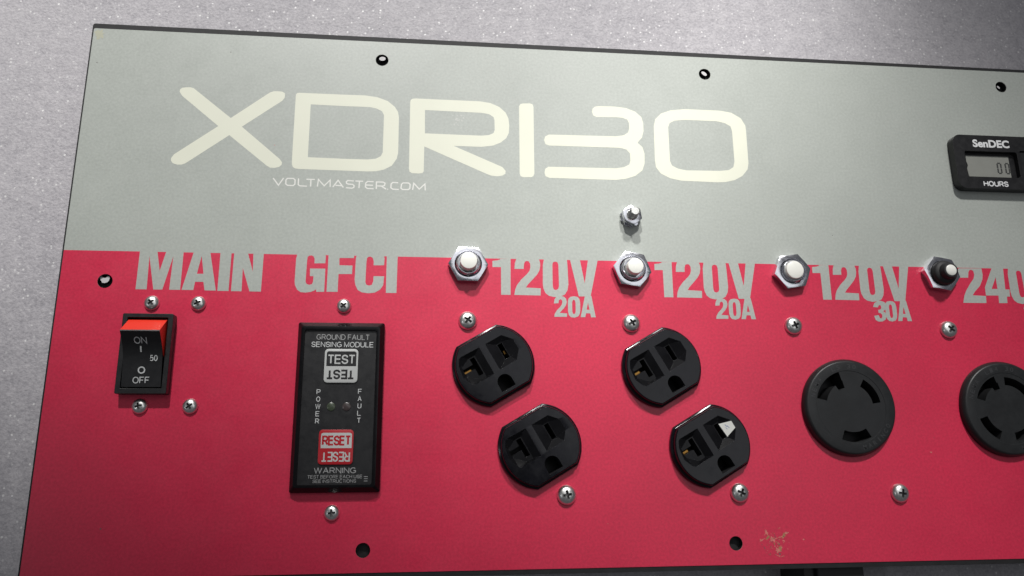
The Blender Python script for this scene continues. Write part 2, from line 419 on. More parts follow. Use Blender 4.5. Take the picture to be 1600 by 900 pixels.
MODEL_LOGO = [
  [[(40,-29.84),(40,-28.71),(40.97,-27.78),(42.6,-27.45),(44.54,-27.36),(45.96,-27.8),(47.28,-28.88),(63.08,-41.63),(79.35,-28.28),(81.01,-27.63),(82.99,-27.54),(84.7,-27.65),(85.88,-28.37),(86.05,-29.44),(85.96,-30.73),(84.98,-32.23),(68.21,-45.65),(85.59,-60.53),(86.69,-62.08),(86.59,-63.31),(85.55,-64.32),(83.65,-64.87),(81.71,-64.81),(79.99,-63.78),(63.1,-49.94),(45.58,-63.94),(44.03,-64.66),(42.15,-64.78),(40.2,-64.13),(39.29,-62.96),(39.28,-61.76),(40.35,-59.91),(57.98,-45.76),(41.33,-31.8)]],
  [[(90.82,-30.19),(90.9,-28.74),(91.4,-28.02),(92.39,-27.87),(113.06,-27.89),(121.74,-27.82),(127.57,-28.52),(132.28,-30.25),(135.57,-33.01),(137.09,-35.51),(137.57,-38.37),(137.67,-55.44),(137.12,-58.58),(134.93,-62.07),(131.57,-64.03),(128.18,-64.95),(124.22,-65.2),(93.91,-65),(92.51,-64.81),(91.53,-64.17),(91.02,-62.97),(90.93,-61.44)], [(97.71,-33.45),(113.3,-33.66),(124.26,-33.63),(127.18,-34.21),(129.83,-35.5),(130.75,-37.38),(130.74,-55.69),(129.94,-57.59),(127.7,-58.91),(124.02,-59.41),(114.38,-59.45),(97.78,-59.24)]],
  [[(142.52,-30.44),(142.61,-29.46),(143.36,-28.59),(144.82,-28.33),(174.76,-28.48),(179.55,-29.12),(183.74,-30.9),(186.73,-33.71),(188.03,-36.58),(188.42,-40.13),(188.15,-44.01),(186.93,-46.62),(184.25,-48.97),(180.69,-50.57),(175.37,-51.4),(162.76,-51.37),(185.06,-60.97),(186.52,-62.8),(186.39,-64.24),(185.04,-65.16),(182.69,-65.61),(179.76,-65.34),(177.72,-64.53),(149.37,-52.18),(149.31,-64.36),(148.75,-65.18),(147.03,-65.43),(144.16,-65.34),(143,-64.7),(142.68,-63.35)], [(149.34,-34.02),(149.55,-45.66),(175.37,-45.79),(178.92,-45.34),(181,-44.29),(181.6,-42.66),(181.5,-37.83),(181.03,-36.23),(178.94,-34.82),(175.37,-34.32)]],
  [[(193.08,-30.16),(193.7,-29.02),(194.91,-28.64),(198.24,-28.49),(199.45,-28.9),(199.91,-30.19),(199.8,-63.61),(199.36,-64.88),(198.29,-65.54),(194.74,-65.66),(193.45,-65.26),(192.99,-63.84)]],
  [[(227.77,-31.62),(228.06,-29.95),(229.25,-28.83),(230.97,-28.42),(238.7,-28.33),(244.11,-28.84),(248.7,-30.56),(251.52,-33.26),(252.3,-36.37),(252.24,-40.49),(251.3,-43.8),(249.08,-46.5),(251.28,-48.69),(252.12,-51.9),(251.95,-56.75),(250.69,-60.4),(247.11,-63.31),(242.48,-64.89),(237.9,-65.59),(206.81,-65.58),(204.96,-64.85),(204.48,-63.14),(204.89,-61.15),(206.4,-60.08),(238.15,-59.78),(241.98,-59.09),(244.56,-57.65),(245.18,-55.78),(245.2,-52.15),(243.53,-50.2),(240.88,-49.49),(237.82,-49.44),(207.14,-49.54),(205.28,-48.97),(204.57,-46.83),(205.13,-45.03),(206.88,-44),(238.83,-43.64),(242.7,-42.91),(244.7,-41.44),(245.33,-39.53),(245.38,-36.65),(244.61,-34.87),(242.33,-34.06),(239.24,-33.86),(229.99,-34.16),(228.32,-33.41)]],
  [[(273.14,-28.16),(290.6,-28.25),(296.13,-29.11),(300.7,-31.86),(302.63,-35.56),(302.78,-38.47),(302.56,-54.98),(301.81,-58.26),(299.01,-61.6),(294.9,-63.91),(290.13,-65.03),(286.22,-65.23),(269.22,-64.98),(263.9,-63.95),(259.42,-61.7),(257.3,-58.57),(256.96,-54.96),(257.35,-37.81),(258.26,-34.05),(261.17,-31.02),(265.99,-29.14)], [(272.78,-33.86),(288.19,-33.89),(292.5,-34.72),(295.16,-36.28),(295.75,-38.75),(295.67,-54.41),(294.89,-57.28),(292.57,-58.82),(288.23,-59.37),(271.88,-59.68),(268.05,-59.01),(265.06,-57.5),(264.2,-55.11),(264.37,-37.94),(265.19,-35.84),(267.63,-34.49)]]]
WEB_STROKES = [
  [(83.35,-69.66),(85.83,-72.97),(87.84,-69.51)],
  [(89.5,-69.63),(92.09,-69.6),(92.86,-70.2),(92.87,-72.24),(92.18,-72.94),(89.7,-72.9),(88.93,-72.25),(88.92,-70.33),(89.5,-69.63)],
  [(94.32,-69.47),(94.33,-72.42),(95.03,-72.96),(98.15,-73.03)],
  [(97.72,-69.76),(101.37,-69.75)],
  [(99.7,-69.81),(99.72,-73.15)],
  [(102.68,-73.06),(102.93,-69.65),(105.58,-72.63),(108.07,-69.82),(108.21,-73)],
  [(109.37,-73.08),(111.53,-69.82),(113.98,-73.16)],
  [(110.48,-72.25),(113.26,-72.33)],
  [(118.43,-69.94),(115.79,-69.8),(115.13,-70.39),(115.32,-71.18),(116.01,-71.45),(117.96,-71.56),(118.67,-72.1),(118.54,-72.96),(117.77,-73.38),(115.14,-73.24)],
  [(119.11,-69.92),(122.54,-69.93)],
  [(120.91,-69.98),(120.82,-73.29)],
  [(127.15,-70.01),(124.5,-69.98),(123.73,-70.69),(123.64,-72.63),(124.51,-73.29),(127.26,-73.37)],
  [(123.61,-71.66),(126.94,-71.73)],
  [(128.43,-73.4),(128.42,-70.08),(131.39,-70.04),(132.21,-70.53),(132.08,-71.57),(131.35,-71.93),(128.8,-71.96)],
  [(130.66,-72.01),(132.82,-73.37)],
  [(133.3,-73.36),(133.72,-73.35)],
  [(138.05,-70.12),(135.65,-70.08),(134.93,-70.79),(134.87,-72.62),(135.74,-73.28),(138.4,-73.32)],
  [(140.19,-70.17),(142.59,-70.09),(143.35,-70.75),(143.29,-72.71),(142.56,-73.3),(140.1,-73.32),(139.34,-72.71),(139.51,-70.88),(140.19,-70.17)],
  [(144.53,-73.36),(145,-70.13),(147.47,-72.92),(149.99,-70.31),(150.15,-73.41)]]

# plain grotesque capitals as strokes: width, list of polylines in a unit-high box
def _arc(cx, cy, rx, ry, a0, a1, n=8):
    return [(cx+rx*math.cos(R(a0+(a1-a0)*i/n)), cy+ry*math.sin(R(a0+(a1-a0)*i/n))) for i in range(n+1)]
def _o(w, n=20):
    p = _arc(w/2, .5, w/2, .5, 90, 450, n); p[-1] = p[0]
    return [p]
GLYPH = {
 'A': (.78, [[(0, 0), (.39, 1), (.78, 0)], [(.14, .36), (.64, .36)]]),
 'B': (.66, [[(.4, .53), (0, .53), (0, 1), (.4, 1)] + _arc(.4, .765, .22, .235, 80, -80, 6) + [(.42, .53)], [(0, .53), (0, 0), (.42, 0)] + _arc(.42, .265, .24, .265, -80, 80, 6) + [(.42, .53)]]),
 'C': (.76, [_arc(.40, .5, .40, .5, 38, 322, 16)]),
 'D': (.74, [[(0, .5), (0, 1), (.34, 1)] + _arc(.34, .5, .40, .5, 80, -80, 10) + [(.34, 0), (0, 0), (0, .5)]]),
 'E': (.64, [[(.64, 1), (0, 1), (0, 0), (.64, 0)], [(.07, .53), (.6, .53)]]),
 'F': (.60, [[(.60, 1), (0, 1), (0, 0)], [(.07, .5), (.53, .5)]]),
 'G': (.80, [_arc(.41, .5, .41, .5, 42, 310, 16) + [(.78, .17), (.78, .46), (.45, .46)]]),
 'H': (.72, [[(0, 0), (0, 1)], [(.72, 0), (.72, 1)], [(.07, .53), (.65, .53)]]),
 'I': (.02, [[(0, 0), (0, 1)]]),
 'L': (.56, [[(0, 1), (0, 0), (.56, 0)]]),
 'M': (.84, [[(0, 0), (0, 1), (.42, .04), (.84, 1), (.84, 0)]]),
 'N': (.72, [[(0, 0), (0, 1), (.72, 0), (.72, 1)]]),
 'O': (.84, _o(.84)),
 'P': (.66, [[(0, 0), (0, 1), (.40, 1)] + _arc(.40, .73, .26, .27, 80, -80, 7) + [(.40, .46), (.07, .46)]]),
 'R': (.70, [[(0, 0), (0, 1), (.42, 1)] + _arc(.42, .74, .25, .26, 80, -80, 7) + [(.42, .48), (.07, .48)], [(.40, .46), (.70, 0)]]),
 'S': (.66, [[(.63, .74)] + _arc(.33, .755, .30, .245, 30, 180, 7) + _arc(.30, .72, .27, .21, 190, 262, 4) + [(.38, .48)] + _arc(.36, .27, .30, .21, 70, -10, 5) + _arc(.34, .245, .32, .245, -20, -180, 8) + [(.015, .28)]]),
 'T': (.68, [[(0, 1), (.68, 1)], [(.34, .94), (.34, 0)]]),
 'U': (.72, [[(0, 1), (0, .32)] + _arc(.36, .32, .36, .32, 190, 350, 10) + [(.72, .32), (.72, 1)]]),
 'W': (1.12, [[(0, 1), (.28, 0), (.56, 1), (.84, 0), (1.12, 1)]]),
 '5': (.54, [[(.49, 1), (.12, 1), (.05, .50)] + _arc(.27, .32, .27, .32, 130, -150, 12)]),
 '0': (.54, [_arc(.27, .5, .27, .5, 90, 450, 18)[:-1] + [(.27, 1.0)]]),
}
GLYPH['0'][1][0][-1] = GLYPH['0'][1][0][0]

def caps(mb, text, box, mat, z=0.0, fn=None, flip=False, weight=.13, gap=.24):
    """a line of capitals fitted into box (x0, x1, y0, y1); weight is the stroke over the height"""
    x0, x1, y0, y1 = box
    h = y1-y0; t = weight*h
    adv = []; x = 0
    for ch in text:
        if ch == ' ': x += .36; continue
        w, st = GLYPH[ch]
        adv.append((x, st)); x += w+gap
    tot = x-gap
    sx = (x1-x0-t)/max(tot, 1e-6) if len(text) > 1 else (x1-x0-t)/max(tot, .3)
    sy = h-t
    k = 0
    for ox, st in adv:
        for pl in st:
            P = []
            for u, v in pl:
                X, Y = x0+t/2+(ox+u)*sx, y0+t/2+v*sy
                if flip: X, Y = x0+x1-X, y0+y1-Y
                P.append((X, Y))
            q = MB(); strip(q, P, t, z + .002*(k % 3), mat); k += 1
            vs = q.v
            if fn: vs = [tuple(Vector(fn(a, b)) + Vector((0, 0, c-z))) for a, b, c in vs]
            mb.add(vs, q.f, mat)


# ------------------------------------------------------------------ surface under the panel
mb = MB()
mb.flat([[(-700, -800), (1000, -800), (1000, 600), (-700, 600)]], -30.0, M_FOAM)
foam = link('foam_sheet', mb.mesh('foam_sheet'))
foam['kind'] = 'structure'
foam['label'] = 'pale grey glittering foam sheet lying under the control panel'
foam['category'] = 'foam sheet'

# ------------------------------------------------------------------ the control panel
panel = bpy.data.objects.new('control_panel', None)
COL.objects.link(panel)
panel.empty_display_size = 0.05
panel.location = Vector((0, 0, -30)) * MM
panel['label'] = 'grey and red generator control panel with switch, outlets and breaker buttons'
panel['category'] = 'control panel'
UP = 30.0                                    # the panel face lies 30 mm above the foam

def part(name, mb, parent=panel, loc=(0, 0, 0), **kw):
    """a part of the panel; z = 0 is the printed face"""
    me = mb.mesh(name) if isinstance(mb, MB) else mb
    top = parent is panel
    return link(name, me, parent, (loc[0], loc[1], loc[2] + (UP if top else 0)), **kw)

XR, YB = 520.0, -235.2
YM = -104.6
HOLES_TOP = [(129.02, -9.46), (284.33, -9.11), (439.72, -8.68)]
HOLE_LEFT = (17.91, -117.72)
HOLES_BOT = [(128.2, -226.7), (282.38, -226.68), (436.6, -226.6)]
h_grey = [circle(x, y, 2.95) for x, y in HOLES_TOP]
h_red = [circle(*HOLE_LEFT, 3.05)] + [circle(x, y, 2.9) for x, y in HOLES_BOT]

def cutout(shape, cx, cy, rot=0):
    ca, sa = math.cos(R(rot)), math.sin(R(rot))
    return [(cx+ca*x-sa*y, cy+sa*x+ca*y) for x, y in shape]
for x, y in ((180.6, -152.4), (200.0, -186.3), (254.25, -152.75), (273.75, -186.55)):
    h_red.append(cutout(dshape(17.1, 14.2), x, y, 30.2))
for x, y in ((338.3, -170.2), (412.6, -170.8)):
    h_red.append(circle(x, y, 20.6, 64))

# black plate behind the film, a little larger than it
mb = MB()
mb.prism([[(-0.75, YB-1.4), (-0.3, YB-2.0), (XR+1, YB-2.0), (XR+1, 1.6), (440, 1.75), (250, 2.5), (0.2, 2.6), (-0.5, 2.3), (-0.75, 1.6)]] + h_grey + h_red, -2.8, -0.28, M_STEEL_BLACK)
part('backing_plate', mb, label='black plate showing as a thin rim around the printed film')

# frame flange seen through the holes, with what can be seen of the fixings behind
mb = MB()
mb.box(4, XR-6, -20, -2, -4.4, -3.0, M_STEEL_BLACK)
mb.box(4, XR-6, YB+2, YB+18, -4.4, -3.0, M_STEEL_BLACK)
mb.box(4, 32, YB+18, -20, -4.4, -3.0, M_STEEL_BLACK)
part('mounting_flange', mb)
for (x, y, a, b, rot) in ((129.1, -8.3, 1.5, 1.02, 5), (284.35, -8.4, 1.5, 0.85, -38), (438.9, -8.5, 0.95, 0.5, -48)):
    mb = MB(); mb.prism([circle(x, y, a, 24, b, R(rot))], -2.98, -0.7, M_PLUG, side=M_STEEL_BLACK)
    part('pale_plug', mb, label='pale patch seen through a mounting hole of the grey half')
mb = MB()
mb.prism([[(15.3, -116.0), (15.9, -115.5), (16.5, -115.9), (17.0, -116.2), (17.8, -116.1), (18.2, -115.4), (18.9, -115.3),
           (19.3, -116.0), (19.1, -117.2), (18.5, -118.0), (17.4, -118.4), (16.4, -118.2), (16.0, -117.4), (15.5, -117.0)]], -2.98, -1.0, M_PLUG, side=M_STEEL_BLACK)
part('screw_tip', mb, label='pale metal tip seen inside the hole at the left edge')

# printed film: grey above, red below, lettering printed on top of it
mb = MB()
def sheet(loops, mat):
    mb.prism(loops, -0.26, 0.0, mat, side=M_EDGE, bottom=False)
sheet([[(0, YM), (XR, YM), (XR, 0), (0.6, 0), (0.2, -0.15), (0, -0.6)]] + h_grey, M_GREY)
sheet([[(0, YB), (XR, YB), (XR, YM), (0, YM)]] + h_red, M_RED)
film = part('printed_film', mb, label='grey upper and crimson lower printed film')

def letters(label, groups, mat=M_GREY, dx=0.0, z=0.02):
    m = MB()
    for k, g in enumerate(groups):
        m.flat([[(x+dx, y) for x, y in l] for l in g], z + 0.004*k, mat)
    return part('lettering', m, label=label)

letters('large cream model lettering on the grey half', MODEL_LOGO, M_CREAM)
m = MB()
for k, s in enumerate(WEB_STROKES):
    strip(m, s, 0.56, 0.02 + 0.003*(k % 3), M_WHITE_PRINT)
part('lettering', m, label='thin white web address under the model lettering')
letters('grey word over the rocker switch', MAIN)
letters('grey word over the sensing module', GFCI)
V1 = ONE_TWENTY
letters('grey voltage over the first outlet pair', V1 + TWO + ZERO_AMP)
letters('grey voltage over the second outlet pair', V1 + TWO + ZERO_AMP, dx=73.54)
letters('grey voltage over the first round outlet', V1 + THREE + ZERO_AMP, dx=148.35)
m = MB()
for k, g in enumerate(TWO_FOUR):
    m.flat(g, 0.02 + 0.004*k, M_GREY)
for k, g in enumerate(V1[2:] + THREE + ZERO_AMP):
    m.flat([[(x+223.2, y) for x, y in l] for l in g], 0.032 + 0.004*k, M_GREY)
part('lettering', m, label='grey voltage cut off by the right edge')

# worn spots on the film
def blotch(mb, x, y, a, b, rot, z, mat, n=22, jag=0.35):
    pts = []
    for i in range(n):
        t = 2*math.pi*i/n
        k = 1 + random.uniform(-jag, jag)
        u, w = a*k*math.cos(t), b*k*math.sin(t)
        pts.append((x+u*math.cos(rot)-w*math.sin(rot), y+u*math.sin(rot)+w*math.cos(rot)))
    mb.flat([pts], z, mat)
mb = MB()
Z = 0.012
for x, y, a, b, r_, mt in ((295.9, -222.3, 0.9, 1.3, 20, M_PINK), (293.7, -225.6, 1.6, 0.35, 30, M_PINK), (296.4, -224.6, 1.5, 0.5, 35, M_TAN),
                           (298.2, -225.4, 1.4, 0.9, -30, M_PINK), (299.6, -225.2, 1.7, 0.25, 15, M_PINK), (302.0, -224.5, 1.3, 0.3, 20, M_PINK),
                           (303.6, -223.9, 1.3, 0.9, 50, M_TAN), (304.6, -222.9, 1.5, 0.4, 20, M_PINK), (303.4, -226.0, 0.6, 0.4, 0, M_PINK),
                           (301.2, -227.3, 0.35, 0.5, 0, M_DOT), (301.0, -229.6, 1.6, 1.4, 10, M_PINK), (301.4, -229.2, 1.05, 1.0, 0, M_TAN),
                           (301.1, -231.2, 0.5, 0.4, 0, M_DOT), (300.3, -231.9, 1.4, 0.22, -25, M_PINK), (302.2, -232.2, 1.0, 0.2, 15, M_PINK)):
    blotch(mb, x, y, a*.75, b*.85, R(r_), Z, mt, jag=0.6); Z += 0.002
for k in range(60):
    blotch(mb, 299.5 + random.gauss(0, 2.6), -226.6 + random.gauss(0, 2.2), random.uniform(.10, .35), random.uniform(.1, .25), R(random.uniform(0, 180)), Z, (M_PINK, M_TAN, M_DOT, M_PINK)[k % 4], n=8); Z += 0.001
part('worn_patch', mb, label='torn patch of film near the lower edge')
mb = MB()
blotch(mb, 2.6, -2.9, 2.0, 2.3, 0, 0.012, M_SCUFF)
part('worn_patch', mb, label='yellowed corner of the grey film')
mb = MB()
for k in range(16):
    blotch(mb, 164.6 + random.gauss(0, 1.6), -38.8 + random.gauss(0, 1.8), random.uniform(.15, .5), random.uniform(.15, .45), 0, 0.010+0.001*k, M_SMUDGE, n=12)
part('smudge', mb, label='dried pale smudge inside the second big letter')
for k, (x, y, a) in enumerate(((375.0, -189.9, .5), (27.4, -216.9, .35), (3.2, -17.0, .28), (312.2, -225.6, .4), (377.2, -183.6, .22), (60.6, -8.9, .3), (83.0, -54.0, .22), (25.0, -105.8, .22), (340.5, -90.0, .25), (228.0, -218.0, .2))):
    mb = MB(); blotch(mb, x, y, a, a*.7, 0, 0.010, M_DOT if k % 3 else M_PINK, n=9)
    part('speck', mb)

# ------------------------------------------------------------------ screws
mb = MB()
mb.lathe([(4.25, 0.02), (4.3, 0.35), (4.2, 0.8), (3.85, 1.5), (3.2, 2.15), (2.3, 2.55), (1.2, 2.75), (0, 2.8)], M_SCREW, n=40)
def cross(w, l, z0, z1, w0, l0):
    m = MB()
    def plus(w, l): return [(w, l), (-w, l), (-w, w), (-l, w), (-l, -w), (-w, -w), (-w, -l), (w, -l), (w, -w), (l, -w), (l, w), (w, w)]
    a, b = plus(w0, l0), plus(w, l)
    n = 12
    m.add([(x, y, z0) for x, y in a] + [(x, y, z1) for x, y in b], [(i, (i+1) % n, n+(i+1) % n, n+i) for i in range(n)], M_SCREW)
    m.flat([b], z1, M_SCREW)
    s = len(m.f); m.flat([a], z0, M_SCREW)
    for i in range(s, len(m.f)): m.f[i] = m.f[i][::-1]
    return m.mesh('cross')
M_RECESS = surf('dark_screw_recess', (0.16, 0.16, 0.16), 0.5, metal=0.6)
def cross_cut():
    me = cross(0.62, 2.35, 0.9, 3.3, 0.35, 1.0)
    me.materials.clear(); me.materials.append(M_RECESS)
    return me
screw_me = boolean(mb.mesh('screw'), [cross_cut()])
smooth(screw_me, 40)
SCREWS = [((37.0, -127.35), 40), ((55.5, -127.35), 25), ((36.5, -169.95), 15), ((56.2, -169.95), 35), ((116.2, -127.5), 42), ((115.2, -212.3), 5),
          ((169.4, -133.15), 55), ((210.8, -206.4), 10), ((241.5, -133.5), 30), ((285.3, -206.2), 65), ((316.3, -133.85), 20), ((357.4, -207.3), 80), ((390.8, -134.8), 50)]
SCREWS = [((37.7, -126.9), 40), ((56.46, -126.9), 25), ((37.25, -169.72), 15), ((56.88, -169.72), 35), ((116.55, -127.17), 42), ((115.4, -212.14), 5),
          ((169.53, -132.94), 55), ((210.97, -206.29), 10), ((241.81, -133.24), 30), ((285.55, -206.21), 65), ((316.75, -133.56), 20), ((357.74, -207.13), 80), ((391.55, -134.53), 50)]
for k, ((x, y), a) in enumerate(SCREWS):
    o = bpy.data.objects.new('screw', screw_me)
    COL.objects.link(o); o.parent = panel
    o.location = Vector((x, y, UP)) * MM
    o.rotation_euler = (R(random.uniform(-2, 2)), R(random.uniform(-2, 2)), R(a))
    s = 0.74 if k < 6 else 0.96             # smaller screws hold the switch and the module
    o.scale = (s, s, s)
    o['group'] = 'cross-head screws on the panel'

# ------------------------------------------------------------------ breaker buttons and ground stud
def hex_nut(rc, z0, z1, bore, mat, ch=0.55):
    m = MB()
    hexa = [(rc*math.cos(R(60*i)), rc*math.sin(R(60*i))) for i in range(6)]
    m.prism([hexa], z0, z1, mat)
    ap = rc*math.cos(R(30))
    c = MB()
    c.lathe([(rc+.6, z0-1), (rc+.6, z1-ch), (ap*0.99, z1), (ap*0.9, z1+.3)], mat, n=72)
    me = boolean(m.mesh('hex'), [c.mesh('cone')], 'INTERSECT')
    d = MB(); d.lathe([(bore, z0-1), (bore, z1-0.5), (bore+.5, z1+0.4)], mat, n=48)
    return boolean(me, [d.mesh('bore')])

def threads(r, z0, z1, pitch, inner, mat, c=(0, 0)):
    p = [(r-.35, z0)]
    z = z0
    while z + pitch < z1:
        p += [(r, z+pitch*.45), (r-.3, z+pitch*.95)]
        z += pitch
    p += [(r-.25, z1-.15), (r-.5, z1)]
    if inner:
        p += [(inner+.35, z1), (inner, z1-.35), (inner, z0+.3), (0, z0+.3)]
    else:
        p += [(0, z1)]
    m = MB(); m.lathe(p, mat, n=40, cap=False)
    return m

nut_me = hex_nut(8.75, 0.02, 3.5, 5.75, M_CHROME)
BUTTONS = [((169.5, -108.19), -1, 9.0, 3.7, 5.6, None, 'button with a long white plunger over the first outlet pair'),
           ((242.83, -109.11), -9, 9.0, 3.55, 5.6, None, 'long white plunger below the ground stud'),
           ((317.6, -108.7), 9, 5.9, 4.1, 4.6, None, 'short wide white plunger over the first round outlet'),
           ((390.63, -108.44), -10, 9.5, 2.5, 0, 'boot', 'button with a black rubber boot and small white tip')]
for (x, y), rz, zc, rcap, zcol, boot, lab in BUTTONS:
    o = part('breaker_button', nut_me.copy(), loc=(x, y, 0), rz=R(rz), label=lab, ang=30)
    o['group'] = 'breaker buttons along the colour edge'
    if not boot:
        part('threaded_collar', threads(5.25, 0.3, zcol, 0.8, 4.3, M_CHROME), o, ang=30)
        m = MB(); m.lathe([(rcap, 0.6), (rcap, zc-.45), (rcap-.15, zc-.15), (rcap-.5, zc), (0, zc+.05)], M_CAP, n=40)
        part('plunger', m, o, ang=40)
    else:
        m = MB(); m.lathe([(5.7, 0.3), (5.75, 5.0), (5.5, 5.6), (5.1, 6.1), (3.9, 6.5), (3.7, 7.0), (3.6, 9.0), (3.3, 9.4), (2.75, 9.5), (2.6, 9.2), (0, 9.2)], M_RUBBER, n=40)
        part('rubber_boot', m, o, ang=35)
        m = MB(); m.lathe([(2.55, 8.6), (2.55, 9.5), (2.3, 9.7), (0, 9.75)], M_CAP, n=32)
        part('plunger', m, o, ang=40)

stud = part('ground_stud', hex_nut(4.75, 1.3, 4.4, 2.3, M_CHROME), loc=(243.68, -83.83, 0), rz=R(-22), ang=30, label='small steel nut and bolt standing alone on the grey half')
m = MB()
star = []
for i in range(40):
    a = 2*math.pi*i/40
    star.append(((4.95 if i % 4 < 2 else 4.4)*math.cos(a), (4.95 if i % 4 < 2 else 4.4)*math.sin(a)))
m.prism([star], 0.02, 1.25, M_CHROME)
part('star_washer', m, stud, bevel=0.15)
part('bolt', threads(2.15, 0.5, 9.6, 0.6, 0, M_SCREW), stud, ang=30)

# ------------------------------------------------------------------ rocker switch
m = MB()
outer = rrect(28.4, 48.3, -165.1, -132.3, 0.5, 2); inner = rrect(30.35, 46.35, -162.95, -133.9, 0.3, 2)
m.prism([outer, inner], 0.02, 4.6, M_BLACK)
m.box(30.2, 46.5, -163.1, -133.7, 0.3, 1.0, M_BLACK)
m.box(31, 46, -162, -135, -29.9, -3.0, M_BLACK)
sw = part('rocker_switch', m, bevel=0.3, label='black rocker switch pressed to reveal its orange red end')
m = MB()
prof = [(-134.4, 1.2), (-135.0, 4.4), (-140.4, 11.7), (-140.9, 11.9), (-144.5, 8.9), (-147.2, 7.0), (-150.5, 5.8), (-155.5, 5.1), (-162.4, 4.4), (-162.5, 1.2)]
x0, x1 = 30.75, 45.95
n = len(prof)
vs = [(x0, y, z) for y, z in prof] + [(x1, y, z) for y, z in prof]
for i in range(n):
    j = (i+1) % n
    m.add([vs[i], vs[j], vs[n+j], vs[n+i]], [(0, 1, 2, 3)], M_ORANGE if i < 2 else M_BLACK)
# sides: the orange moulding and the black cap over it meet along a slanted seam
seam = [(-134.4, 1.2), (-135.0, 4.4), (-140.4, 11.7), (-140.9, 11.5), (-144.5, 8.5), (-147.2, 6.5), (-149.6, 5.2), (-151.5, 1.2)]
blk = [(-151.5, 1.2), (-149.6, 5.2), (-147.2, 6.5), (-144.5, 8.5), (-140.9, 11.5), (-140.4, 11.7)] + prof[3:]
for x in (x0, x1):
    for pl, mt in ((seam, M_ORANGE), (blk, M_BLACK)):
        tr = tessellate_polygon([[Vector((y, z, 0)) for y, z in pl]])
        m.add([(x, y, z) for y, z in pl], [t for t in tr], mt)
me = m.mesh('rocker')
bm = bmesh.new(); bm.from_mesh(me); bmesh.ops.recalc_face_normals(bm, faces=bm.faces); bm.to_mesh(me); bm.free()
part('rocker', me, sw, label='black rocker cap with an orange red end', ang=25)
def on_rocker(x, y):
    for (ya, za), (yb, zb) in zip(prof[3:], prof[4:]):
        if yb <= y <= ya:
            return (x, y, za+(zb-za)*(y-ya)/(yb-ya) + 0.05)
    return (x, y, 5)
m = MB()
caps(m, 'ON', (35.5, 40.5, -145.5, -143.0), M_PRINT, fn=on_rocker)
m.flat([[(37.55, -148.6), (38.1, -148.6), (38.1, -146.35), (37.55, -146.35)]], 0, M_PRINT, fn=lambda x, y: tuple(Vector(on_rocker(x, y))+Vector((0, 0, .12))))
caps(m, '50', (41.2, 44.2, -152.1, -149.7), M_PRINT, fn=lambda x, y: tuple(Vector(on_rocker(x, y))+Vector((0, 0, .06))))
m.flat([circle(38.2, -155.7, 1.45, 28), circle(38.2, -155.7, 0.95, 28)], 0, M_PRINT, fn=lambda x, y: tuple(Vector(on_rocker(x, y))+Vector((0, 0, .06))))
caps(m, 'OFF', (35.0, 41.5, -161.0, -158.35), M_PRINT, fn=on_rocker)
part('lettering', m, sw)

# ------------------------------------------------------------------ ground fault sensing module
m = MB()
ox0, ox1, oy0, oy1 = 98.4, 134.2, -204.3, -134.8
def ring(a, za, b, zb):
    n = len(a)
    m.add([(x, y, za) for x, y in a] + [(x, y, zb) for x, y in b], [(i, (i+1) % n, n+(i+1) % n, n+i) for i in range(n)], M_POCKET)
L0 = rrect(ox0, ox1, oy0, oy1, 0.8, 4)
L1 = rrect(ox0+.25, ox1-.25, oy0+.25, oy1-.25, 0.8, 4)
L2 = rrect(ox0+1.7, ox1-1.7, oy0+2.0, oy1-2.0, 1.3, 4)
L3 = rrect(ox0+2.2, ox1-2.2, oy0+2.5, oy1-2.5, 1.2, 4)
L4 = rrect(ox0+3.1, ox1-3.1, oy0+3.1, oy1-3.6, 0.9, 4)
L5 = rrect(ox0+3.2, ox1-3.2, oy0+3.12, oy1-3.7, 0.8, 4)
for a, za, b, zb in ((L0, 0.02, L0, 1.9), (L0, 1.9, L1, 2.3), (L1, 2.3, L2, 4.7), (L2, 4.7, L3, 4.8), (L3, 4.8, L4, 4.72), (L4, 4.72, L5, 3.9)):
    ring(a, za, b, zb)
m.flat([L5], 3.9, M_BLACK)
m.box(100, 132, -200, -138, -29.9, -3.0, M_BLACK)
g = part('sensing_module', m, ang=30, label='tall black ground fault module with test and reset pads')
ZF = 3.94
def lines(rows, mat, label=None):
    q = MB()
    for txt, box, bold in rows:
        caps(q, txt, box, mat, ZF, weight=.125+bold)
    return part('lettering', q, g, label=label)
lines([('GROUND FAULT', (106.3, 128.2, -142.45, -140.15), .0)], M_PRINT_DIM)
lines([('SENSING MODULE', (104.4, 129.9, -145.55, -143.3), .0)], M_PRINT)
pw = [(ch, (107.5+(0 if ch != 'W' else -.25), 109.1+(0 if ch != 'W' else .25), -165.2-2.97*i, -163.1-2.97*i), 0) for i, ch in enumerate('POWER')]
lines(pw, M_PRINT)
lines([(ch, (124.25, 125.8, -165.0-2.95*i, -162.9-2.95*i), 0) for i, ch in enumerate('FAULT')], M_PRINT)
lines([('WARNING', (108.0, 124.7, -196.8, -194.45), .02)], M_PRINT_DIM)
lines([('TEST BEFORE EACH USE', (105.6, 127.2, -198.75, -197.4), .0)], M_PRINT_DIM)
lines([('SEE INSTRUCTIONS', (107.7, 124.8, -200.45, -199.1), .0)], M_PRINT_DIM)
q = MB()
for y in (-198.15, -198.95, -199.85):
    q.box(127.9, 129.4, y-.12, y+.12, 3.9, ZF, M_PRINT_DIM)
part('lettering', q, g)

